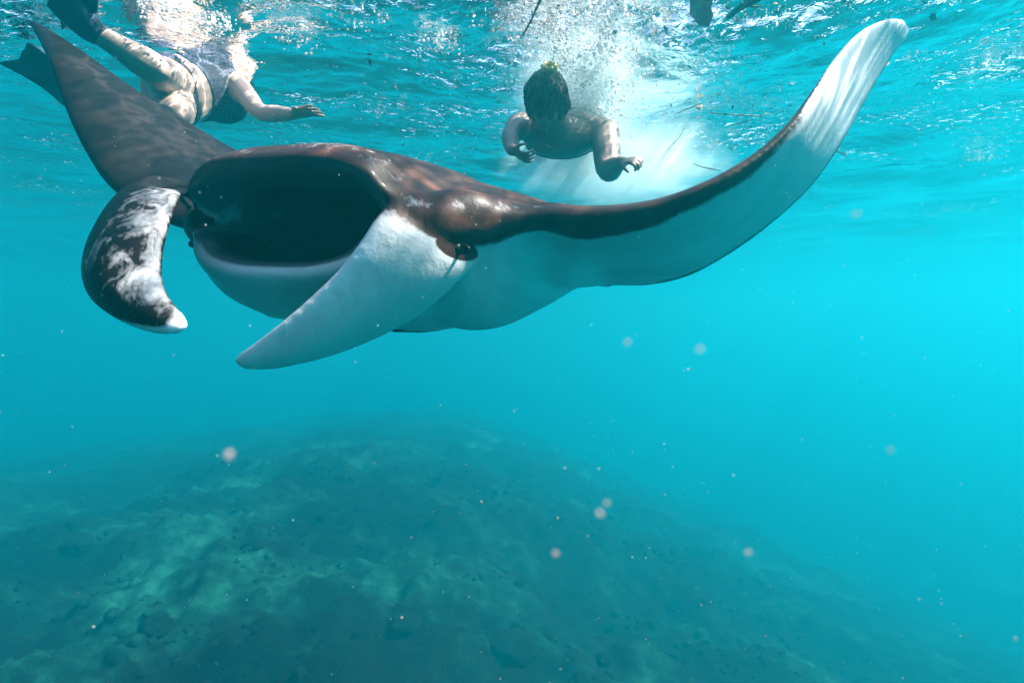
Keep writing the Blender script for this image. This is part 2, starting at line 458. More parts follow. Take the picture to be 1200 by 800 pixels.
me0 = bpy.data.meshes.new('m0'); me0.from_pydata(V, [], Fc)
bm = bmesh.new(); bm.from_mesh(me0); 
bmesh.ops.recalc_face_normals(bm, faces=bm.faces); bm.to_mesh(me0); bm.free()
me = evaluated(me0, [('REMESH', dict(mode='VOXEL', voxel_size=.0042)), ('SMOOTH', dict(factor=.5, iterations=42))])
me.name = 'manta_ray'
kd = kdtree.KDTree(NSKIN)
for i, p in enumerate(V[:NSKIN]): kd.insert(p, i)
kd.balance()
Cl = np.array(Cl); nvt = len(me.vertices)
cols = np.zeros((nvt, 4)); cols[:, 3] = 1
for i, v in enumerate(me.vertices):
    hits = kd.find_n(v.co, 4)
    ws_ = np.array([1 / (h[2] + .002) ** 2 for h in hits]); ws_ /= ws_.sum()
    cols[i, :3] = (Cl[[h[1] for h in hits]] * ws_[:, None]).sum(0)
ed = np.empty(len(me.edges) * 2, int); me.edges.foreach_get('vertices', ed); ed = ed.reshape(-1, 2)
deg = np.bincount(ed.ravel(), minlength=nvt)[:, None].astype(float)
for _ in range(10):
    acc = np.stack([np.bincount(ed[:, 0], cols[ed[:, 1], k], nvt) + np.bincount(ed[:, 1], cols[ed[:, 0], k], nvt) for k in range(3)], 1)
    cols[:, :3] = .4 * cols[:, :3] + .6 * acc / deg
ek = [EYE, OM + (EYE - OM) - 2 * (EYE - OM).dot(lf) * lf]
for i, v in enumerate(me.vertices):
    for e_ in ek:
        d_ = v.co - e_; q = math.hypot(d_.x * .8, d_.z * 1.3 + d_.x * .25)
        if q < .042 and d_.length < .09: cols[i, 0] = max(cols[i, 0], min(1, (.042 - q) / .018)); cols[i, 2] *= .2
co_ = np.empty(nvt * 3); me.vertices.foreach_get('co', co_); co_ = co_.reshape(-1, 3)
cols[:, 3] = np.clip(1.25 - (np.linalg.norm(co_ - np.array(P(520, 225, 1.45)), axis=1) - .25) / .35, 0, 1)     # warmer brown round the head; far wing left darker, its shade painted in
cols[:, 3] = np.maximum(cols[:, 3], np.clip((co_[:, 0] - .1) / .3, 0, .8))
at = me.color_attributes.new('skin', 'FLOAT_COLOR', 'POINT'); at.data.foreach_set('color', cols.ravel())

mm, ns, ls = new_mat('manta_skin')
tc = N(ns, 'ShaderNodeTexCoord'); at_ = N(ns, 'ShaderNodeAttribute', attribute_name='skin')
sp = N(ns, 'ShaderNodeSeparateColor'); ls.new(at_.outputs['Color'], sp.inputs[0])
nA = noise_node(ns, ls, 9, 6, .62, tc.outputs['Object'], .5); nB = noise_node(ns, ls, 60, 5, .7, tc.outputs['Object'])
nC = noise_node(ns, ls, 3.2, 5, .6, tc.outputs['Object'], 1.2)
f1 = mth(ns, ls, 'ADD', sp.outputs[0], mth(ns, ls, 'MULTIPLY', mth(ns, ls, 'SUBTRACT', nA.outputs[0], .5), .55))
f1 = mth(ns, ls, 'ADD', f1, mth(ns, ls, 'MULTIPLY', mth(ns, ls, 'SUBTRACT', nB.outputs[0], .5), .35))
fd = ramp(ns, ls, f1, [(.40, g(0)), (.62, g(1))])
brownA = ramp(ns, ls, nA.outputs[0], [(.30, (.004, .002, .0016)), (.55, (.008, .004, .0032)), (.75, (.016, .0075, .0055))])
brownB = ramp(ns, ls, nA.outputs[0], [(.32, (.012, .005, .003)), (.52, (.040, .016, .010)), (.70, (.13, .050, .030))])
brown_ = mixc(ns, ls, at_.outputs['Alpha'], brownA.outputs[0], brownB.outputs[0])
pale = ramp(ns, ls, nC.outputs[0], [(.35, (.58, .58, .58)), (.6, (.70, .70, .70)), (.8, (.78, .78, .78))])
c1 = mixc(ns, ls, fd.outputs[0], pale.outputs[0], brown_)
mpD = N(ns, 'ShaderNodeMapping'); mpD.inputs['Scale'].default_value = (1, 1, .35); mpD.inputs['Rotation'].default_value = (0, .5, 0); ls.new(tc.outputs['Object'], mpD.inputs[0])
nD = noise_node(ns, ls, 24, 5, .6, mpD.outputs[0], 1.4)
f2 = mth(ns, ls, 'ADD', sp.outputs[2], mth(ns, ls, 'MULTIPLY', mth(ns, ls, 'SUBTRACT', nA.outputs[0], .5), .7))
f2 = mth(ns, ls, 'ADD', f2, mth(ns, ls, 'MULTIPLY', mth(ns, ls, 'SUBTRACT', nD.outputs[0], .5), 1.3))
f2 = mth(ns, ls, 'ADD', f2, mth(ns, ls, 'MULTIPLY', mth(ns, ls, 'SUBTRACT', nB.outputs[0], .5), .6))
fp = ramp(ns, ls, f2, [(.38, g(0)), (.75, g(.45)), (1.0, g(1))])
c2 = mixc(ns, ls, fp.outputs[0], c1, (.88, .87, .89))
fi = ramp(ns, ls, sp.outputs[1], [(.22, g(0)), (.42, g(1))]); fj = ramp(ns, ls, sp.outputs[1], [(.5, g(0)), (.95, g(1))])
inner = mixc(ns, ls, fj.outputs[0], (.10, .12, .13), (.003, .0025, .0025))  # mouth shade painted: slate near the lips, black towards the throat
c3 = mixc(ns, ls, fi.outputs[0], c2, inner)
b = N(ns, 'ShaderNodeBsdfPrincipled'); ls.new(c3, b.inputs['Base Color'])
rr = ramp(ns, ls, nA.outputs[0], [(.3, g(.36)), (.7, g(.52))]); ls.new(rr.outputs[0], b.inputs['Roughness'])
b.inputs['Specular IOR Level'].default_value = .10; b.inputs['Coat Weight'].default_value = .05; b.inputs['Coat Roughness'].default_value = .12
bp1 = N(ns, 'ShaderNodeBump'); bp1.inputs['Distance'].default_value = .0022; bp1.inputs['Strength'].default_value = .4; ls.new(nB.outputs[0], bp1.inputs['Height'])
bp2 = N(ns, 'ShaderNodeBump'); bp2.inputs['Distance'].default_value = .010; bp2.inputs['Strength'].default_value = .3; ls.new(nA.outputs[0], bp2.inputs['Height']); ls.new(bp1.outputs[0], bp2.inputs['Normal'])
ls.new(bp2.outputs[0], b.inputs['Normal'])
o = N(ns, 'ShaderNodeOutputMaterial'); ls.new(b.outputs[0], o.inputs[0])
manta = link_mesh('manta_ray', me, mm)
tag(manta, 'large manta ray gliding with its mouth wide open and its pale wing raised', 'manta ray')
me0.name = 'unused'; bpy.data.meshes.remove(me0)
bvh = bvhtree.BVHTree.FromObject(manta, bpy.context.evaluated_depsgraph_get())
def ball(c, r, sub=3):
    bm = bmesh.new(); bmesh.ops.create_icosphere(bm, subdivisions=sub, radius=r)
    bmesh.ops.translate(bm, vec=c, verts=bm.verts); return bm
def bm_obj(name, bm, mat, parent=None, smooth=True):
    me = bpy.data.meshes.new(name); bm.to_mesh(me); bm.free(); return link_mesh(name, me, mat, parent, smooth)
# real parts hang under an Empty at the middle of the fish
mroot = empty('manta_ray', (OM + fw * -.5), manta['label'], 'manta ray')
manta.name = 'body'; mroot.name = 'manta_ray'
for k in ('label', 'category'): del manta[k]
manta.parent = mroot; manta.matrix_parent_inverse = Matrix.Translation(-mroot.location)
m_eye = simple('wet_black_eye', (.003, .003, .004), .4, .2, .1, 20, 0)
m_ring = simple('dark_eye_ring', (.012, .009, .008), .5, .3, .3, 80)
def eye_at(px, py):
    d = P(px, py, 1).normalized(); hit, nrm, _, dist = bvh.ray_cast(Vector((0, 0, 0)), d)
    return hit, nrm
hit, nrm = eye_at(538, 292)
def make_eye(c, nrm):
    e = bm_obj('eye', ball(c - nrm * .0125, .0175), m_eye, mroot)
    t = nrm.orthogonal().normalized(); b2 = nrm.cross(t)
    v, f = [], []
    for i in range(28):
        a = i / 28 * 2 * math.pi
        for j in range(8):
            q = j / 8 * 2 * math.pi
            rr = .0150 + .0045 * math.cos(q)
            p = c + (lf * math.cos(a) * 1.35 + upv * math.sin(a) * .62) * rr + nrm * (.008 * math.sin(q) - .004)
            v.append(p)
    for i in range(28):
        for j in range(8):
            f.append((i*8+j, i*8+(j+1) % 8, ((i+1) % 28)*8+(j+1) % 8, ((i+1) % 28)*8+j))
    el_ = pydata('eyelid', v, f, mm, e)
    a_ = el_.data.color_attributes.new('skin', 'FLOAT_COLOR', 'POINT'); a_.data.foreach_set('color', np.tile([1.4, 0, 0, 0], len(v)).astype(float))
make_eye(hit, nrm)
d0 = hit - OM; d2 = OM + d0 - 2 * d0.dot(lf) * lf
loc, n2, _, _ = bvh.find_nearest(d2)
make_eye(loc, n2)
# whip tail and small back fin
def tube(pts, rads, nseg=10, n=4, flat=None):
    A = catmull([[*p, r] for p, r in zip(pts, rads)], n)
    v, f = [], []
    k = len(A)
    for i in range(k):
        p = Vector(A[i, :3]); t = Vector(A[min(i+1, k-1), :3]) - Vector(A[max(i-1, 0), :3]); t.normalize()
        ref = Vector(flat) if flat is not None else (Vector((0, 0, 1)) if abs(t.z) < .9 else Vector((1, 0, 0)))
        s_ = t.cross(ref).normalized(); u_ = s_.cross(t)
        for j in range(nseg):
            a = j / nseg * 2 * math.pi
            v.append(p + s_ * math.cos(a) * A[i, 3] + u_ * math.sin(a) * A[i, 3])
    f = grid_faces(k, nseg)
    return v, f
v, f = tube([L(0, -1.12, .02), L(.01, -1.35, .02), L(.04, -1.7, .0), L(.10, -2.1, -.06)], [.035, .02, .010, .004])
tail = pydata('tail', v, f, mm, mroot)
at = tail.data.color_attributes.new('skin', 'FLOAT_COLOR', 'POINT'); at.data.foreach_set('color', np.tile([1, 0, 0, 1], len(v)).astype(float))

# ------------------------------------------------------------------ people
def frame_tube(pts, rad, nseg=14, n=4):
    """pts world, rad (rside, rup, refvector or None)"""
    rows = []
    for p, r in zip(pts, rad):
        if not isinstance(r, tuple): r = (r, r)
        rows.append([*p, r[0], r[1]])
    A = catmull(rows, n); k = len(A)
    return A
def limb(V, Fc, pts, rad, ref=(0, 0, 1), nseg=14, n=4):
    A = frame_tube(pts, rad, nseg, n); k = len(A); off = len(V)
    ref = Vector(ref)
    # round both ends
    ext = []
    t0 = Vector(A[1, :3] - A[0, :3]).normalized(); t1 = Vector(A[-1, :3] - A[-2, :3]).normalized()
    for q in (1.0, .8, .45): ext.append([*(Vector(A[0, :3]) - t0 * A[0, 3:].min() * math.sin(q * math.pi / 2)), *(A[0, 3:] * max(.08, math.cos(q * math.pi / 2)))])
    B = ext + [list(a) for a in A]
    for q in (.45, .8, 1.0): B.append([*(Vector(A[-1, :3]) + t1 * A[-1, 3:].min() * math.sin(q * math.pi / 2)), *(A[-1, 3:] * max(.08, math.cos(q * math.pi / 2)))])
    B = np.array(B); k = len(B)
    for i in range(k):
        p = Vector(B[i, :3]); t = (Vector(B[min(i+1, k-1), :3]) - Vector(B[max(i-1, 0), :3])).normalized()
        s_ = t.cross(ref)
        if s_.length < .1: s_ = t.cross(Vector((0, 1, 0)))
        s_.normalize(); u_ = s_.cross(t)
        for j in range(nseg):
            a = j / nseg * 2 * math.pi
            V.append(tuple(p + s_ * math.cos(a) * B[i, 3] + u_ * math.sin(a) * B[i, 4]))
    Fc += grid_faces(k, nseg, off)
def ell(V, Fc, c, axes, rad):
    G = blob(c, rad, axes, (0, 0, 0)); off = len(V)
    V += [tuple(p[:3]) for p in G.reshape(-1, 6)]; Fc += grid_faces(G.shape[0], G.shape[1], off)
def hand(V, Fc, wrist, direc, palm_n, sc=1.0, curl=.4, thumb=1):
    """palm and five unequal bent fingers; thumb leaves the side of the palm near its base"""
    d = Vector(direc).normalized(); n = Vector(palm_n); n = (n - d * n.dot(d)).normalized(); s_ = d.cross(n) * thumb
    limb(V, Fc, [wrist - d * .02 * sc, wrist + d * .015 * sc, wrist + d * .05 * sc, wrist + d * .088 * sc],
         [(.026*sc, .019*sc), (.031*sc, .015*sc), (.040*sc, .014*sc), (.036*sc, .011*sc)], ref=n)
    for k, (off, ln, spread) in enumerate(((.030, .070, .16), (.010, .080, .04), (-.011, .074, -.06), (-.031, .058, -.20))):
        b = wrist + (d * .082 + s_ * off) * sc; dd = (d + s_ * spread).normalized()
        pts = [b]; ang = 0
        for seg, q in zip((.45, .32, .23), (.6, 1, .8)):
            ang += curl * q; pts.append(pts[-1] + (dd * math.cos(ang) + n * math.sin(ang)) * ln * seg * sc)
        limb(V, Fc, pts, [.0088*sc, .0082*sc, .0075*sc, .0062*sc], ref=s_, nseg=8, n=2)
    b = wrist + (d * .022 + s_ * .024) * sc; dd = (d * .72 + s_ * .62 + n * .25).normalized()
    limb(V, Fc, [b, b + dd * .034 * sc, b + (dd * .058 + n * .004) * sc, b + (dd * .078 + d * .012 + n * .010) * sc], [.013*sc, .0105*sc, .0095*sc, .0075*sc], ref=n, nseg=8, n=2)
def head(V, Fc, c, crown, face, sc=1.0):
    cr = Vector(crown).normalized(); fa = Vector(face); fa = (fa - cr * fa.dot(cr)).normalized(); sd = cr.cross(fa)
    ell(V, Fc, c + cr * .020 * sc - fa * .010 * sc, (cr, fa, sd), (.100*sc, .098*sc, .078*sc))      # skull
    ell(V, Fc, c - cr * .055 * sc + fa * .035 * sc, (cr, fa, sd), (.066*sc, .052*sc, .056*sc))      # jaw
    limb(V, Fc, [c + cr*.018*sc + fa*.080*sc, c - cr*.010*sc + fa*.098*sc, c - cr*.028*sc + fa*.104*sc], [.009*sc, .012*sc, .014*sc], ref=sd, nseg=8, n=2)  # nose
    limb(V, Fc, [c - cr*.056*sc + fa*.082*sc - sd*.022*sc, c - cr*.056*sc + fa*.090*sc, c - cr*.056*sc + fa*.082*sc + sd*.022*sc], [.005*sc, .009*sc, .005*sc], ref=cr, nseg=8, n=2)   # lips
    for s in (-1, 1):
        ell(V, Fc, c + sd * s * .080 * sc - fa * .005 * sc - cr * .005*sc, (cr, fa, sd), (.030*sc, .018*sc, .010*sc))   # ear
        limb(V, Fc, [c + cr*.026*sc + fa*.076*sc + sd*s*.012*sc, c + cr*.030*sc + fa*.078*sc + sd*s*.030*sc, c + cr*.022*sc + fa*.062*sc + sd*s*.050*sc], [.007*sc, .009*sc, .006*sc], ref=cr, nseg=8, n=2)  # brow
    return cr, fa, sd
def body_mesh(V, Fc, vox=.0048, sm=4):
    me0 = bpy.data.meshes.new('unused'); me0.from_pydata(V, [], Fc)
    bm = bmesh.new(); bm.from_mesh(me0); bmesh.ops.recalc_face_normals(bm, faces=bm.faces); bm.to_mesh(me0); bm.free()
    me = evaluated(me0, [('REMESH', dict(mode='VOXEL', voxel_size=vox)), ('SMOOTH', dict(factor=.5, iterations=sm))])
    bpy.data.meshes.remove(me0); return me
def garment(name, me, pred, mat, parent, off=.004):
    """cloth that follows the body: its own skin a few millimetres out, with thickness"""
    keep = [p for p in me.polygons if pred(p.center)]
    vf = {}
    for k, p in enumerate(keep):
        for i in p.vertices: vf.setdefault(i, []).append(k)
    seen, best = set(), []
    for k in range(len(keep)):
        if k in seen: continue
        comp, stack = [], [k]; seen.add(k)
        while stack:
            a = stack.pop(); comp.append(a)
            for i in keep[a].vertices:
                for b in vf[i]:
                    if b not in seen: seen.add(b); stack.append(b)
        if len(comp) > len(best): best = comp
    keep = [keep[k] for k in best]
    used = sorted({i for p in keep for i in p.vertices}); ix = {a: b for b, a in enumerate(used)}
    v = [me.vertices[i].co + me.vertices[i].normal * off for i in used]
    m2 = bpy.data.meshes.new('unused'); m2.from_pydata(v, [], [[ix[i] for i in p.vertices] for p in keep])
    m3 = evaluated(m2, [('SMOOTH', dict(factor=.5, iterations=3)), ('SOLIDIFY', dict(thickness=.004, offset=-1))]); bpy.data.meshes.remove(m2)
    m3.name = name
    return link_mesh(name, m3, mat, parent)

def skin_mat(name, c):
    m, ns, ls = new_mat(name)
    tc = N(ns, 'ShaderNodeTexCoord'); n = noise_node(ns, ls, 14, 6, .6, tc.outputs['Object'])
    r = ramp(ns, ls, n.outputs[0], [(.3, tuple(x * .78 for x in c)), (.7, c)])
    b = N(ns, 'ShaderNodeBsdfPrincipled'); ls.new(r.outputs[0], b.inputs['Base Color']); b.inputs['Roughness'].default_value = .45
    b.inputs['Specular IOR Level'].default_value = .3
    b.inputs['Subsurface Weight'].default_value = .0
    bp = N(ns, 'ShaderNodeBump'); bp.inputs['Strength'].default_value = .25; bp.inputs['Distance'].default_value = .002; ls.new(n.outputs[0], bp.inputs['Height']); ls.new(bp.outputs[0], b.inputs['Normal'])
    o = N(ns, 'ShaderNodeOutputMaterial'); ls.new(b.outputs[0], o.inputs[0]); return m
m_skinA = skin_mat('pale_skin', (.50, .37, .31)); m_skinB = skin_mat('tanned_skin', (.30, .22, .19))
m_hair = simple('dark_brown_hair', (.11, .062, .042), .6, .2, .6, 70, .8, .006)
# patterned swimwear: small pale flecks on slate blue
m_suit, ns, ls = new_mat('speckled_swimwear')
tc = N(ns, 'ShaderNodeTexCoord'); vo = N(ns, 'ShaderNodeTexVoronoi'); vo.inputs['Scale'].default_value = 100; ls.new(tc.outputs['Object'], vo.inputs['Vector'])
r = ramp(ns, ls, vo.outputs['Distance'], [(.20, (.15, .17, .22)), (.36, (.035, .045, .085)), (.8, (.022, .028, .055))])
b = N(ns, 'ShaderNodeBsdfPrincipled'); ls.new(r.outputs[0], b.inputs['Base Color']); b.inputs['Roughness'].default_value = .7
o = N(ns, 'ShaderNodeOutputMaterial'); ls.new(b.outputs[0], o.inputs[0])
m_fin = simple('dark_blue_rubber', (.018, .035, .075), .35, .5, .3, 12)
m_yel = simple('yellow_elastic', (.45, .40, .10), .7, .3, .25, 60)

# --- swimmer at the left, legs in a frog kick, blue fins
pel = P(206, 107, 2.60)
rootA = empty('person', pel, 'swimmer in speckled blue swimwear and dark fins kicking behind the manta\'s far wing', 'person')
V, Fc = [], []
hipA, hipB = P(203, 100, 2.58), P(200, 118, 2.56)
chest = P(258, 104, 2.84); neck = P(280, 90, 2.93)
limb(V, Fc, [P(196, 109, 2.54), pel, P(222, 108, 2.68), P(243, 106, 2.77), chest, P(270, 98, 2.89), neck],
     [(.10, .12), (.125, .155), (.105, .13), (.115, .135), (.135, .16), (.105, .14), (.055, .06)], ref=(0, 0, 1), nseg=20)
limb(V, Fc, [chest, neck, neck + Vector((.05, .08, .05))], [.10, .055, .05])
headc = neck + Vector((.09, .14, .09))
head(V, Fc, headc, (.55, .75, .3), (.35, .2, -.9), 1.0)
kA, aA = P(186, 84, 2.24), P(108, 36, 2.10)
limb(V, Fc, [hipA, hipA.lerp(kA, .45), kA.lerp(hipA, .12), kA], [.095, .085, .066, .060])
limb(V, Fc, [kA, kA.lerp(aA, .3), kA.lerp(aA, .6), aA], [.058, .057, .044, .034])
fA = P(84, 14, 2.04)
limb(V, Fc, [aA, aA.lerp(fA, .5), fA], [(.036, .034), (.040, .028), (.045, .018)])
kB, aB = P(208, 135, 2.30), P(112, 128, 2.46)
limb(V, Fc, [hipB, hipB.lerp(kB, .45), kB.lerp(hipB, .12), kB], [.095, .085, .066, .058])
limb(V, Fc, [kB, kB.lerp(aB, .3), kB.lerp(aB, .6), aB], [.056, .057, .044, .034])
fB = P(84, 112, 2.46)
limb(V, Fc, [aB, aB.lerp(fB, .5), fB], [(.036, .034), (.040, .028), (.045, .018)])
shA, elA, wrA = P(276, 100, 2.80), P(309, 133, 2.66), P(345, 134, 2.56)
limb(V, Fc, [chest + Vector((0, 0, .01)), shA, shA.lerp(elA, .4), elA, elA.lerp(wrA, .35), wrA], [.07, .056, .047, .037, .037, .024])
hand(V, Fc, wrA, P(372, 128, 2.50) - wrA, (.1, -.3, -.9), 1.0, .14, -1)
shB = neck + Vector((-.06, .19, -.04)); elB = shB + Vector((-.13, .10, -.02)); wrB = elB + Vector((-.20, -.02, -.03))
limb(V, Fc, [chest + Vector((0, .1, .01)), shB, shB.lerp(elB, .5), elB, elB.lerp(wrB, .4), wrB], [.07, .054, .046, .036, .036, .024])
hand(V, Fc, wrB, wrB - elB, (.1, -.3, -.9), 1.0, .2, 1)
meA = body_mesh(V, Fc); meA.name = 'body'
bA = link_mesh('body', meA, m_skinA, rootA)
ax = (chest - pel); axl = ax.length; ax.normalize()
def dist_line(p, a, b):
    d = b - a; t = max(0, min(1, (p - a).dot(d) / d.length_squared)); return (p - (a + d * t)).length
def top_pred(p):
    t = (p - pel).dot(ax) / axl
    return .40 < t < 1.14 and dist_line(p, pel, chest) < .23 and dist_line(p, shA, elA) > .060 and dist_line(p, shB, elB) > .060
def bot_pred(p):
    t = (p - pel).dot(ax) / axl
    return -.42 < t < .0 and dist_line(p, hipA.lerp(kA, .22), kA) > .092 and dist_line(p, hipB.lerp(kB, .22), kB) > .092
garment('swim_top', meA, top_pred, m_suit, rootA); garment('swim_bottom', meA, bot_pred, m_suit, rootA)
def fin(heel, toe, wide, tip_l, tip_r, mid, parent, th=.010):
    """foot pocket plus a flaring blade with side rails and a notched end"""
    d = (toe - heel).normalized(); sv = (tip_r - tip_l).normalized(); n = d.cross(sv).normalized()
    VV, FF = [], []
    limb(VV, FF, [heel, heel.lerp(toe, .5), toe, toe + d * .05], [(.046, .046), (.052, .042), (.056, .030), (.05, .012)], ref=n)
    me = body_mesh(VV, FF, .005, 3); me.name = 'foot_pocket'
    link_mesh('foot_pocket', me, m_fin, parent)
    a0, b0 = toe - sv * wide - d * .03, toe + sv * wide - d * .03
    nu_, nv_ = 16, 12; v, f = [], []
    for sgn in (1, -1):
        for i in range(nu_ + 1):
            t = i / nu_
            for j in range(nv_ + 1):
                q = j / nv_
                ed = tip_l.lerp(tip_r, q) if q not in (.5,) else tip_l.lerp(tip_r, .5)
                ed = ed + (mid - tip_l.lerp(tip_r, .5)) * (1 - abs(2 * q - 1)) ** 1.2
                p = a0.lerp(b0, q).lerp(ed, t) + n * (.03 * math.sin(math.pi * t) + sgn * th * .5 * (1 - .6 * t) * (1.0 + 1.6 * (abs(2*q-1) ** 8)) + .003 * math.sin(q * 25) )
                v.append(p)
    m_ = nv_ + 1; off = (nu_ + 1) * m_
    for i in range(nu_):
        for j in range(nv_):
            a = i*m_ + j; f.append((a, a+1, a+m_+1, a+m_)); f.append((off+a, off+a+m_, off+a+m_+1, off+a+1))
    for i in range(nu_):
        for j in (0, nv_):
            a = i*m_ + j; f.append((a, a+m_, off+a+m_, off+a))
    for j in range(nv_):
        for i in (0, nu_):
            a = i*m_ + j; f.append((a, a+1, off+a+1, off+a))
    return pydata('fin_blade', v, f, m_fin, parent)
fin(aA, fA, .075, P(60, 6, 2.02), P(112, -20, 2.0), P(82, -8, 2.0), rootA)
fin(aB, fB, .075, P(-2, 74, 2.42), P(34, 50, 2.36), P(22, 70, 2.39), rootA)

# --- swimmer in the middle, head-on, looking down
V, Fc = [], []
hc = P(640, 122, 2.46); nk = P(654, 150, 2.62); ch = P(664, 158, 2.78); be = P(680, 148, 3.02); pe = Vector((.36, 3.28, 1.03))
rootB = empty('person', pe, 'dark haired swimmer seen head-on at the surface, face down with arms hanging', 'person')
limb(V, Fc, [nk, P(657, 158, 2.68), ch, be, pe, pe + Vector((.02, .1, 0))], [(.06, .065), (.17, .09), (.175, .11), (.14, .105), (.14, .12), (.13, .10)], ref=(0, 0, 1), nseg=20)
limb(V, Fc, [hc.lerp(nk, .2), nk, ch], [.058, .056, .07])
crown = Vector((-.10, -1, -.02))
cr, fa, sd = head(V, Fc, hc, crown, (-.08, -.25, -1), .93)
sh1, el1, wr1 = P(609, 148, 2.66), P(598, 160, 2.50), P(600, 176, 2.30)
limb(V, Fc, [ch + Vector((-.06, 0, 0)), sh1, sh1.lerp(el1, .5), el1, el1.lerp(wr1, .4), wr1], [.08, .060, .048, .038, .037, .024])
hand(V, Fc, wr1, Vector((.45, -.30, -.35)), (.7, .2, .6), .74, .7, 1)
sh2, el2, wr2 = P(708, 156, 2.66), P(714, 199, 2.46), P(729, 190, 2.26)
limb(V, Fc, [ch + Vector((.06, 0, 0)), sh2, sh2.lerp(el2, .5), el2, el2.lerp(wr2, .4), wr2], [.085, .066, .062, .052, .040, .024])
hand(V, Fc, wr2, Vector((.35, -.5, -.05)), (.5, .3, -.8), .74, 1.1, -1)
for s in (-1, 1):
    h_ = pe + Vector((s * .09, .04, 0)); k_ = h_ + Vector((s * .06, .40, -.02 - .05 * s)); a_ = k_ + Vector((0, .38, .04))
    limb(V, Fc, [h_, h_.lerp(k_, .5), k_, k_.lerp(a_, .35), a_, a_ + Vector((0, .12, -.03))], [.085, .078, .055, .052, .034, (.045, .022)])
meB = body_mesh(V, Fc); meB.name = 'body'
bB = link_mesh('body', meB, m_skinB, rootB)
garment('swim_top', meB, lambda p: ch.y - .02 < p.y < pe.y + .15 and dist_line(p, sh1, el1) > .07 and dist_line(p, sh2, el2) > .075 and abs(p.x - .3) < .26, m_suit, rootB)
# hair: a cap over skull and nape, plus loose strands
VV, FF = [], []
ell(VV, FF, hc + cr * .030 - fa * .022, (cr, fa, sd), (.104, .098, .089))
ell(VV, FF, hc - cr * .065 - fa * .015, (cr, fa, sd), (.096, .084, .094))
meh = body_mesh(VV, FF, .006, 3)
for v in meh.vertices:
    q = v.co * 26; v.co += v.normal * (.015 * mnoise.noise(Vector((q.dot(sd) * 1.6, q.dot(cr) * .4, q.dot(fa) * .6))))
meh.name = 'hair'; hr = link_mesh('hair', meh, m_hair, rootB)
v, f = [], []
hb = bvhtree.BVHTree.FromObject(hr, bpy.context.evaluated_depsgraph_get())
bun = hc + cr * .085 - fa * .085
for k in range(800):
    d = Vector(rng.normal(size=3)).normalized()
    if d.dot(fa) > .35: continue
    p0, n0, _, _ = hb.find_nearest(hc + cr * .02 - fa * .02 + d * .12)
    tv = (bun - p0); tv = (tv - n0 * tv.dot(n0)); 
    if tv.length < .02: continue
    tv.normalize(); ln = rng.uniform(.05, .10) * rng.choice([-1, 1])
    pts = []
    for q in (0, .5, 1):
        pp = p0 + tv * ln * q; h2, n2_, _, _ = hb.find_nearest(pp); pts.append(h2 + n2_ * (.002 + .010 * q * q * rng.random()))
    a, b = tube(pts, [.0016, .0018, .0008], 3, 2); off = len(v); v += a; f += [tuple(x + off for x in ff) for ff in b]
pydata('loose_strands', v, f, m_hair, hr)
# hair tie
v, f = [], []
t = (bun - hc).normalized(); bc = hc + t * .150 + Vector((.01, -.01, .0)); s_ = t.orthogonal().normalized(); u_ = t.cross(s_)
for i in range(30):
    a = i / 30 * 2 * math.pi
    for j in range(8):
        q = j / 8 * 2 * math.pi; rr = .024 + .010 * math.cos(q) + .003 * math.sin(a * 9)
        v.append(bc + (s_ * math.cos(a) + u_ * math.sin(a)) * rr + t * (.012 * math.sin(q) + .002 * math.cos(a * 7)))
f = [(i*8+j, i*8+(j+1) % 8, ((i+1) % 30)*8+(j+1) % 8, ((i+1) % 30)*8+j) for i in range(30) for j in range(8)]
pydata('hair_tie', v, f, m_yel, rootB)
VV, FF = [], []
limb(VV, FF, [hc + t * .10, hc + t * .145, hc + t * .165 + Vector((0, .04, .0)), hc + t * .155 + Vector((.01, .11, -.01))], [.022, .016, .022, .008])
me = body_mesh(VV, FF, .004, 2); me.name = 'ponytail'; link_mesh('ponytail', me, m_hair, rootB)

# ------------------------------------------------------------------ bubbles, foam and drifting specks
def bubble_stuff(name, centres, radii, mat, tmpl=1):
    bm = bmesh.new(); bmesh.ops.create_icosphere(bm, subdivisions=tmpl, radius=1)
    tv = np.array([v.co[:] for v in bm.verts]); tf = np.array([[v.index for v in f.verts] for f in bm.faces]); bm.free()
    n = len(centres); k = len(tv)
    V = (tv[None] * np.asarray(radii)[:, None, None] + np.asarray(centres)[:, None, :]).reshape(-1, 3)
    Fs = (tf[None] + (np.arange(n) * k)[:, None, None]).reshape(-1, 3)
    me = bpy.data.meshes.new(name)
    me.vertices.add(len(V)); me.vertices.foreach_set('co', V.ravel())
    me.loops.add(Fs.size); me.loops.foreach_set('vertex_index', Fs.ravel())
    me.polygons.add(len(Fs)); me.polygons.foreach_set('loop_start', np.arange(0, Fs.size, 3)); me.update()
    return link_mesh(name, me, mat)
m_bub, ns, ls = new_mat('white_bubbles')
df = N(ns, 'ShaderNodeBsdfDiffuse'); df.inputs[0].default_value = (.92, .92, .92, 1)
tl = N(ns, 'ShaderNodeBsdfTranslucent'); tl.inputs[0].default_value = (.92, .92, .92, 1)
gy = N(ns, 'ShaderNodeBsdfGlossy'); gy.inputs['Roughness'].default_value = .1
m1 = N(ns, 'ShaderNodeMixShader'); m1.inputs[0].default_value = .5; ls.new(df.outputs[0], m1.inputs[1]); ls.new(tl.outputs[0], m1.inputs[2])
m2 = N(ns, 'ShaderNodeMixShader'); m2.inputs[0].default_value = .15; ls.new(m1.outputs[0], m2.inputs[1]); ls.new(gy.outputs[0], m2.inputs[2])
o = N(ns, 'ShaderNodeOutputMaterial'); ls.new(m2.outputs[0], o.inputs[0])
def on_surface(px, py, dz=0):
    d = P(px, py, 1); return d * ((H + dz) / d.z)
cs, rs = [], []
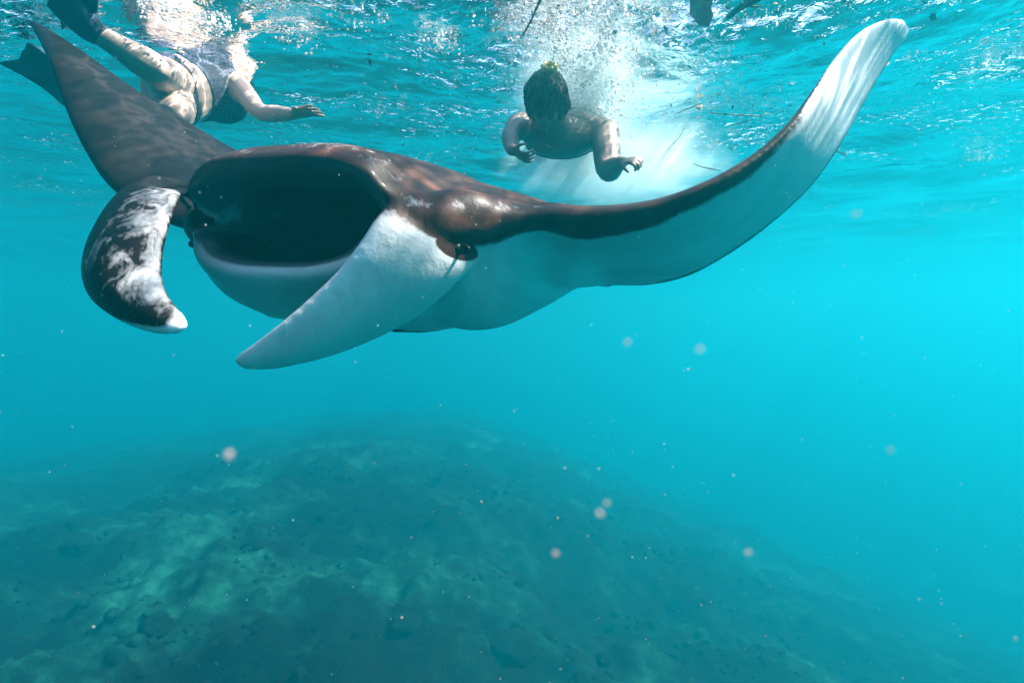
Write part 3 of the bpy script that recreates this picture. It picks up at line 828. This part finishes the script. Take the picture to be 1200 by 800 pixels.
def puff(c, sg, n, r0=.0016, r1=.006):
    for _ in range(n):
        p = Vector(c) + Vector(rng.normal(size=3) * np.array(sg))
        zz = H - .012 - abs(rng.normal() * .004)
        if p.z > zz: p.z = zz
        cs.append(p[:]); rs.append(r0 + (r1 - r0) * rng.random() ** 3)
# churned water trailing over and behind the middle swimmer
puff((.36, 2.80, 1.02), (.085, .20, .055), 5200, .0014, .009)
puff((.30, 2.50, 1.05), (.09, .14, .04), 2600, .0012, .008)
puff((.42, 3.3, 1.0), (.16, .3, .07), 1800)
puff((.12, 2.25, 1.07), (.09, .10, .02), 700)
puff((.40, 2.15, 1.08), (.16, .10, .014), 900)
puff((.62, 2.6, 1.06), (.16, .2, .02), 500)
for (px, py, n) in ((513, 52, 160), (925, 40, 160), (960, 70, 120), (905, 28, 90), (880, 45, 70), (860, 60, 60), (985, 38, 70), (800, 75, 120), (760, 95, 160), (1075, 60, 60), (1160, 75, 60), (870, 30, 50), (240, 30, 260), (190, 12, 200), (350, 45, 140), (420, 25, 80), (1150, 185, 80)):
    c = on_surface(px, py, -.015); puff(c, (.05, .05, .008), n, .0012, .0065)
ms = bubble_stuff('bubbles', cs, rs, m_bub); tag(ms, 'white air bubbles churned up under the surface', kind='stuff')

# fine bubble cloud lit by the sun under the middle swimmer
mc, ns, ls = new_mat('bubble_cloud')
pv = vol(0, (.80, .99, 1), .2)
tc = N(ns, 'ShaderNodeTexCoord'); ln_ = N(ns, 'ShaderNodeVectorMath', operation='LENGTH'); ls.new(tc.outputs['Object'], ln_.inputs[0])
nz = noise_node(ns, ls, 2.6, 4, .6, tc.outputs['Object'], .4)
q_ = mth(ns, ls, 'ADD', ln_.outputs['Value'], mth(ns, ls, 'MULTIPLY', mth(ns, ls, 'SUBTRACT', nz.outputs[0], .5), 1.1))
q_ = mth(ns, ls, 'SUBTRACT', .92, q_, clamp=True); q_ = mth(ns, ls, 'POWER', q_, 1.3)
ls.new(mth(ns, ls, 'MULTIPLY', q_, 6.5), pv.inputs['Density'])
o = N(ns, 'ShaderNodeOutputMaterial'); ls.new(pv.outputs[0], o.inputs['Volume'])
bm = bmesh.new(); bmesh.ops.create_icosphere(bm, subdivisions=4, radius=1.05)
me = bpy.data.meshes.new('bubble_cloud'); bm.to_mesh(me); bm.free()
cl = link_mesh('bubble_cloud', me, mc); cl.location = (.60, 3.42, .86); cl.scale = (.78, .62, .30)
c2_ = cl.copy(); C.objects.link(c2_); c2_.location = (.32, 2.66, 1.00); c2_.scale = (.36, .56, .20); tag(c2_, 'dense white froth trailing over the swimmer up to the surface', kind='stuff')  # froth volume, also enlarged to veil the swimmer in added haze
tag(cl, 'milky cloud of fine bubbles glowing below the swimmer', kind='stuff')

# drifting plankton specks
cs, rs = [], []
for _ in range(1200):
    D = .45 + 4.2 * rng.random() ** 1.1; px = rng.uniform(-60, 1260); py = rng.uniform(60, 860)
    p = P(px, py, D)
    if p.z > H - .05 or p.z < -2.4: continue
    h_, _, _, dd = bvh.find_nearest(p)
    if dd is not None and dd < .01: continue
    cs.append(p[:]); rs.append(rng.uniform(.0003, .0009) * (.6 + .35 * D))
m_spk = simple('plankton', (.75, .72, .68), .6, .3, .2, 50)
mp_ = bubble_stuff('plankton', cs, rs, m_spk); tag(mp_, 'tiny pale specks drifting in the water', kind='stuff')
m_pink, ns, ls = new_mat('pinkish_speck')
b = N(ns, 'ShaderNodeBsdfPrincipled'); b.inputs['Base Color'].default_value = (.62, .44, .40, 1); b.inputs['Roughness'].default_value = .8; b.inputs['Alpha'].default_value = .4
o = N(ns, 'ShaderNodeOutputMaterial'); ls.new(b.outputs[0], o.inputs[0])
def lump(name, c, r, mat, seed, parent=None):
    rng_s = (.8 + .7 * ((seed * .37) % 1), .6 + .6 * ((seed * .71) % 1)); r *= .8
    bm = bmesh.new(); bmesh.ops.create_icosphere(bm, subdivisions=2, radius=r)
    for v in bm.verts:
        v.co *= 1 + .8 * mnoise.noise(v.co / r * 1.1 + Vector((seed, 0, 0))); v.co.x *= rng_s[0]; v.co.z *= rng_s[1]
        v.co += Vector(c)
    return bm_obj(name, bm, mat, parent)
for k, (px, py, D, r, lab) in enumerate((
    (703, 601, .17, .0012, 'larger of two blurred pink specks drifting side by side low in the open water'),
    (711, 589, .19, .0009, 'smaller whiter speck just above its pink twin low in the open water'),
    (651, 648, .20, .0011, 'bright round pink speck below the pair, over the dark reef'),
    (735, 401, .20, .0010, 'faint blurred speck below the middle of the raised wing'),
    (820, 409, .18, .0009, 'faint speck in bright water under the bend of the raised wing'),
    (1003, 251, .20, .0011, 'pale speck right of the raised wing, just below the ripples'),
    (877, 647, .20, .0010, 'faint speck alone in the deep blue, lower right'),
    (1043, 527, .19, .0010, 'faint speck in open turquoise water, right of centre'),
    (268, 533, .16, .0013, 'wide faded speck hanging over the far end of the reef'),
    (1190, 748, .30, .0011, 'small sharp orange-white speck near the lower right corner'),
    (1155, 48, .22, .0011, 'blurred pink speck against the ripples at the top right'))):
    o = lump('drifting_speck', P(px, py, D), r, m_pink, k * 3.1); tag(o, lab, 'speck', 'blurred specks drifting close by')

# ------------------------------------------------------------------ things floating at the surface
m_twig = simple('wet_dark_bark', (.035, .022, .018), .7, .3, .5, 40, .5, .003)
m_twig2 = simple('grey_brown_bark', (.16, .11, .08), .8, .3, .5, 30, .5, .003)
m_leafo = simple('orange_brown_leaf', (.42, .16, .06), .6, .3, .4, 40)
m_leafg = simple('withered_leaf', (.20, .15, .09), .7, .3, .4, 40)
m_grass = simple('dry_sea_grass', (.14, .12, .07), .7, .3, .4, 40)
def thing_tube(name, pts, rads, mat, label, cat, group=None, seg=8):
    v, f = tube([Vector(p) for p in pts], rads, seg, 5); o = pydata(name, v, f, mat); return tag(o, label, cat, group)
a, b = on_surface(611, 44, -.03), P(640, -12, 1.98)
thing_tube('stick', [a, a.lerp(b, .35) + Vector((.004, 0, 0)), a.lerp(b, .7), b], [.0030, .0042, .0045, .005], m_twig, 'thin straight black stick slanting down through the surface left of the splash', 'stick')
a, b = on_surface(853, 20, -.01), on_surface(905, -12, .0)
tw = empty('twig', a, 'dark broken twig floating at the surface, cut off by the top of the photo', 'twig')
v, f = tube([a, a.lerp(b, .3) + Vector((0, 0, .004)), a.lerp(b, .65) + Vector((0, 0, -.003)), b], [.011, .0105, .010, .011], 10, 5)
pydata('stem', v, f, m_twig, tw)
c = a.lerp(b, .45); v, f = tube([c, c + Vector((.02, -.012, -.012)), c + Vector((.05, -.02, -.014))], [.005, .004, .002], 7, 4); pydata('side_shoot', v, f, m_twig2, tw)
def leaf(name, c, ax_, wd, nrm_, ln, w_, mat, curl, label, cat, group=None):
    ax_ = Vector(ax_).normalized(); nr = Vector(nrm_); nr = (nr - ax_ * nr.dot(ax_)).normalized(); sd_ = ax_.cross(nr)
    nu_, nv_ = 16, 8; v, f = [], []
    for s in (1, -1):
        for i in range(nu_ + 1):
            t = i / nu_; wd_ = w_ * (math.sin(math.pi * min(t * .96 + .04, 1)) ** .7 if t < .98 else .12) * (1 + .12 * math.sin(t * 17))
            for j in range(nv_ + 1):
                q = 2 * j / nv_ - 1; an = curl * (t - .3)
                p = Vector(c) + ax_ * (ln * t * math.cos(an * .6)) + nr * (ln * t * math.sin(an * .6)) + sd_ * (wd_ * q) + nr * (wd_ * .35 * q * q + s * .0009 + .0015 * math.sin(j * 3 + i))
                v.append(p)
    m_ = nv_ + 1; off = (nu_ + 1) * m_
    for i in range(nu_):
        for j in range(nv_):
            a = i*m_ + j; f += [(a, a+1, a+m_+1, a+m_), (off+a, off+a+m_, off+a+m_+1, off+a+1)]
        for j in (0, nv_):
            a = i*m_ + j; f.append((a, a+m_, off+a+m_, off+a))
    for j in range(nv_):
        for i in (0, nu_):
            a = i*m_ + j; f.append((a, a+1, off+a+1, off+a))
    return tag(pydata(name, v, f, mat), label, cat, group)
top = P(812, -14, 1.72); tipp = P(826, 30, 1.80)
leaf('leaf', top, tipp - top, 0, (-.2, -1, 0), (tipp - top).length, .034, simple('rosy_brown_leaf', (.72, .48, .46), .6, .3, .35, 25), .35,
     'broad rosy brown leaf hanging tip-down from the surface left of the twig', 'leaf')
leaf('leaf', on_surface(956, 44, -.015), (1, .1, -.1), 0, (0, -.5, -1), .045, .018, m_leafo, 1.6, 'curled orange leaf scrap floating among white flecks left of the wing tip', 'leaf')
leaf('leaf', on_surface(925, 76, -.012), (1, -.1, -.05), 0, (0, -.5, -1), .040, .014, m_twig, 1.2, 'small dark curled leaf on a thin stalk below the orange scrap', 'leaf')
leaf('leaf', on_surface(822, 122, -.02), P(808, 142, 2.98) - on_surface(822, 122, -.02), 0, (0, -1, .2), .14, .016, m_leafg, .8, 'withered grey-brown leaf hanging at the surface right of the splash', 'leaf')
leaf('leaf', P(640, 170, 2.33), (.9, -.1, -.45), 0, (0, -1, .2), .07, .004, m_leafg, .4, 'slim olive leaf drifting against the chest of the dark haired swimmer', 'leaf')
def gs(p0, p1, r, lab, sag=0, D=None):
    a = on_surface(*p0, -.012) if D is None else P(*p0, D[0]); b = on_surface(*p1, -.012) if D is None else P(*p1, D[1])
    thing_tube('sea_grass_blade', [a, a.lerp(b, .35) + Vector((0, 0, -sag)), a.lerp(b, .7) + Vector((.01, 0, -sag * .6)), b], [r * .6, r, r, r * .4], m_grass, lab, 'sea grass', 'loose blades of sea grass', 6)
# gill slits under the body
for sgn in (-1, 1):
    for k in range(5):
        pts = []
        for q in np.linspace(0, 1, 6):
            o0 = L(sgn * (.05 + .11 * q + .006 * k), -.30 - .055 * k + .035 * math.sin(q * 2.6), -.8)
            h_, n_, _, _ = bvh.ray_cast(o0, upv)
            if h_ is not None: pts.append(h_ - n_ * .0025)
        if len(pts) > 3:
            v, f = tube(pts, [.002] + [.006] * (len(pts) - 2) + [.002], 6, 2); pydata('gill_slit', v, f, m_ring, mroot)
gs((795, 101), (900, 104), .0035, 'longest blade of sea grass, lying level under the surface left of the wing')
gs((893, 112), (912, 104), .0032, 'short dark blade of sea grass slanting up beside the dark leaf')
gs((922, 105), (940, 106), .004, 'stubby dark blade of sea grass touching the edge of the raised wing')
gs((832, 132), (895, 136), .0035, 'blade of sea grass lying level below the long one', .005)
gs((793, 133), (817, 122), .003, 'thin stalk leading left from the withered leaf')
gs((776, 186), (803, 148), .0022, 'hair-thin straw slanting down through the milky glow', 0, (2.6, 2.9))
gs((812, 192), (846, 201), .003, 'faint blade of sea grass just above the bend of the wing', .004, (3.0, 2.9))
gs((978, 176), (993, 183), .0035, 'short pale straw right of the raised wing', 0, (2.9, 2.8))
gs((842, 66), (884, 74), .003, 'thin straw lying under the surface below the broken twig')
gs((1040, 88), (1085, 80), .003, 'pale straw right of the wing tip, rising to the right')
gs((905, 57), (950, 70), .0035, 'straw beside the orange leaf scrap, sloping down right', .004)
gs((760, 60), (792, 44), .003, 'short straw between the splash and the hanging brown leaf')
gs((855, 148), (880, 140), .003, 'tiny straw below the level blades, rising to the right')
# small scraps of weed at the surface
v, f = [], []
for _ in range(420):
    px = rng.normal(870, 95) if rng.random() < .75 else rng.uniform(380, 1200); py = rng.uniform(-10, 175)
    c = on_surface(px, py, -rng.uniform(.006, .03)); L_ = rng.uniform(.004, .022); an = rng.uniform(0, 6.28)
    d = Vector((math.cos(an), math.sin(an), rng.normal() * .25)) * L_; s_ = Vector((-math.sin(an), math.cos(an), rng.normal() * .5)) * L_ * rng.uniform(.12, .6)
    o_ = len(v); v += [c - d, c + s_, c + d, c - s_, c + Vector((0, 0, .0015))]
    f += [(o_, o_+1, o_+4), (o_+1, o_+2, o_+4), (o_+2, o_+3, o_+4), (o_+3, o_, o_+4), (o_, o_+3, o_+2, o_+1)]
wd = pydata('weed_scraps', v, f, m_leafg, smooth=False); tag(wd, 'small scraps of weed scattered under the surface', kind='stuff')

# ------------------------------------------------------------------ growth on the seabed
bedt = bvhtree.BVHTree.FromObject(bed, bpy.context.evaluated_depsgraph_get())
cs, rs = [], []
for _ in range(2600):
    y = 2 + 15 * rng.random(); x = rng.uniform(-9, 7)
    h_, n_, _, _ = bedt.ray_cast(Vector((x, y, 0)), Vector((0, 0, -1)))
    if h_ is None or mnoise.noise(Vector((x * .7, y * .7, 4))) < -.05: continue
    cs.append(h_[:]); rs.append(rng.uniform(.02, .06) * (1 + 1.5 * rng.random() ** 6))
al = bubble_stuff('coral_rubble', cs, rs, mb, 2)
for v in al.data.vertices: v.co += Vector((mnoise.noise(v.co * 14), mnoise.noise(v.co * 14 + Vector((9, 0, 0))), mnoise.noise(v.co * 14 + Vector((0, 9, 0))) * .6)) * .035
tag(al, 'overgrown coral rubble scattered over the reef', kind='stuff')
m_rock = simple('overgrown_rock', (.0015, .007, .005), .95, .1, .6, 9, .8, .02)
rocks = [((183, 735), .22, 'rounded dark rock at the lower left of the reef'), ((352, 790), .10, 'small pale-edged rock at the bottom edge, left of centre'),
         ((475, 735), .20, 'pale green rock in the lit patch at the bottom, left of centre'), ((90, 640), .25, 'low rock at the far left of the reef'),
         ((600, 760), .28, 'broad dark rock at the bottom centre'), ((300, 640), .20, 'low rock in the middle of the reef')]
for (px, py), r, lab in rocks:
    d = P(px, py, 1).normalized(); h_, _, _, _ = bedt.ray_cast(Vector((0, 0, 0)), d)
    if h_ is None: continue
    bm = bmesh.new(); bmesh.ops.create_icosphere(bm, subdivisions=4, radius=r)
    for q in bm.verts:
        q.co *= 1 + .35 * mnoise.fractal(q.co / r * .9 + Vector((px, 0, 0)), 1, 2, 5); q.co.z *= .62; q.co += h_ + Vector((0, 0, r * .1))
    tag(bm_obj('rock', bm, m_rock), lab, 'rock', 'rocks on the reef')
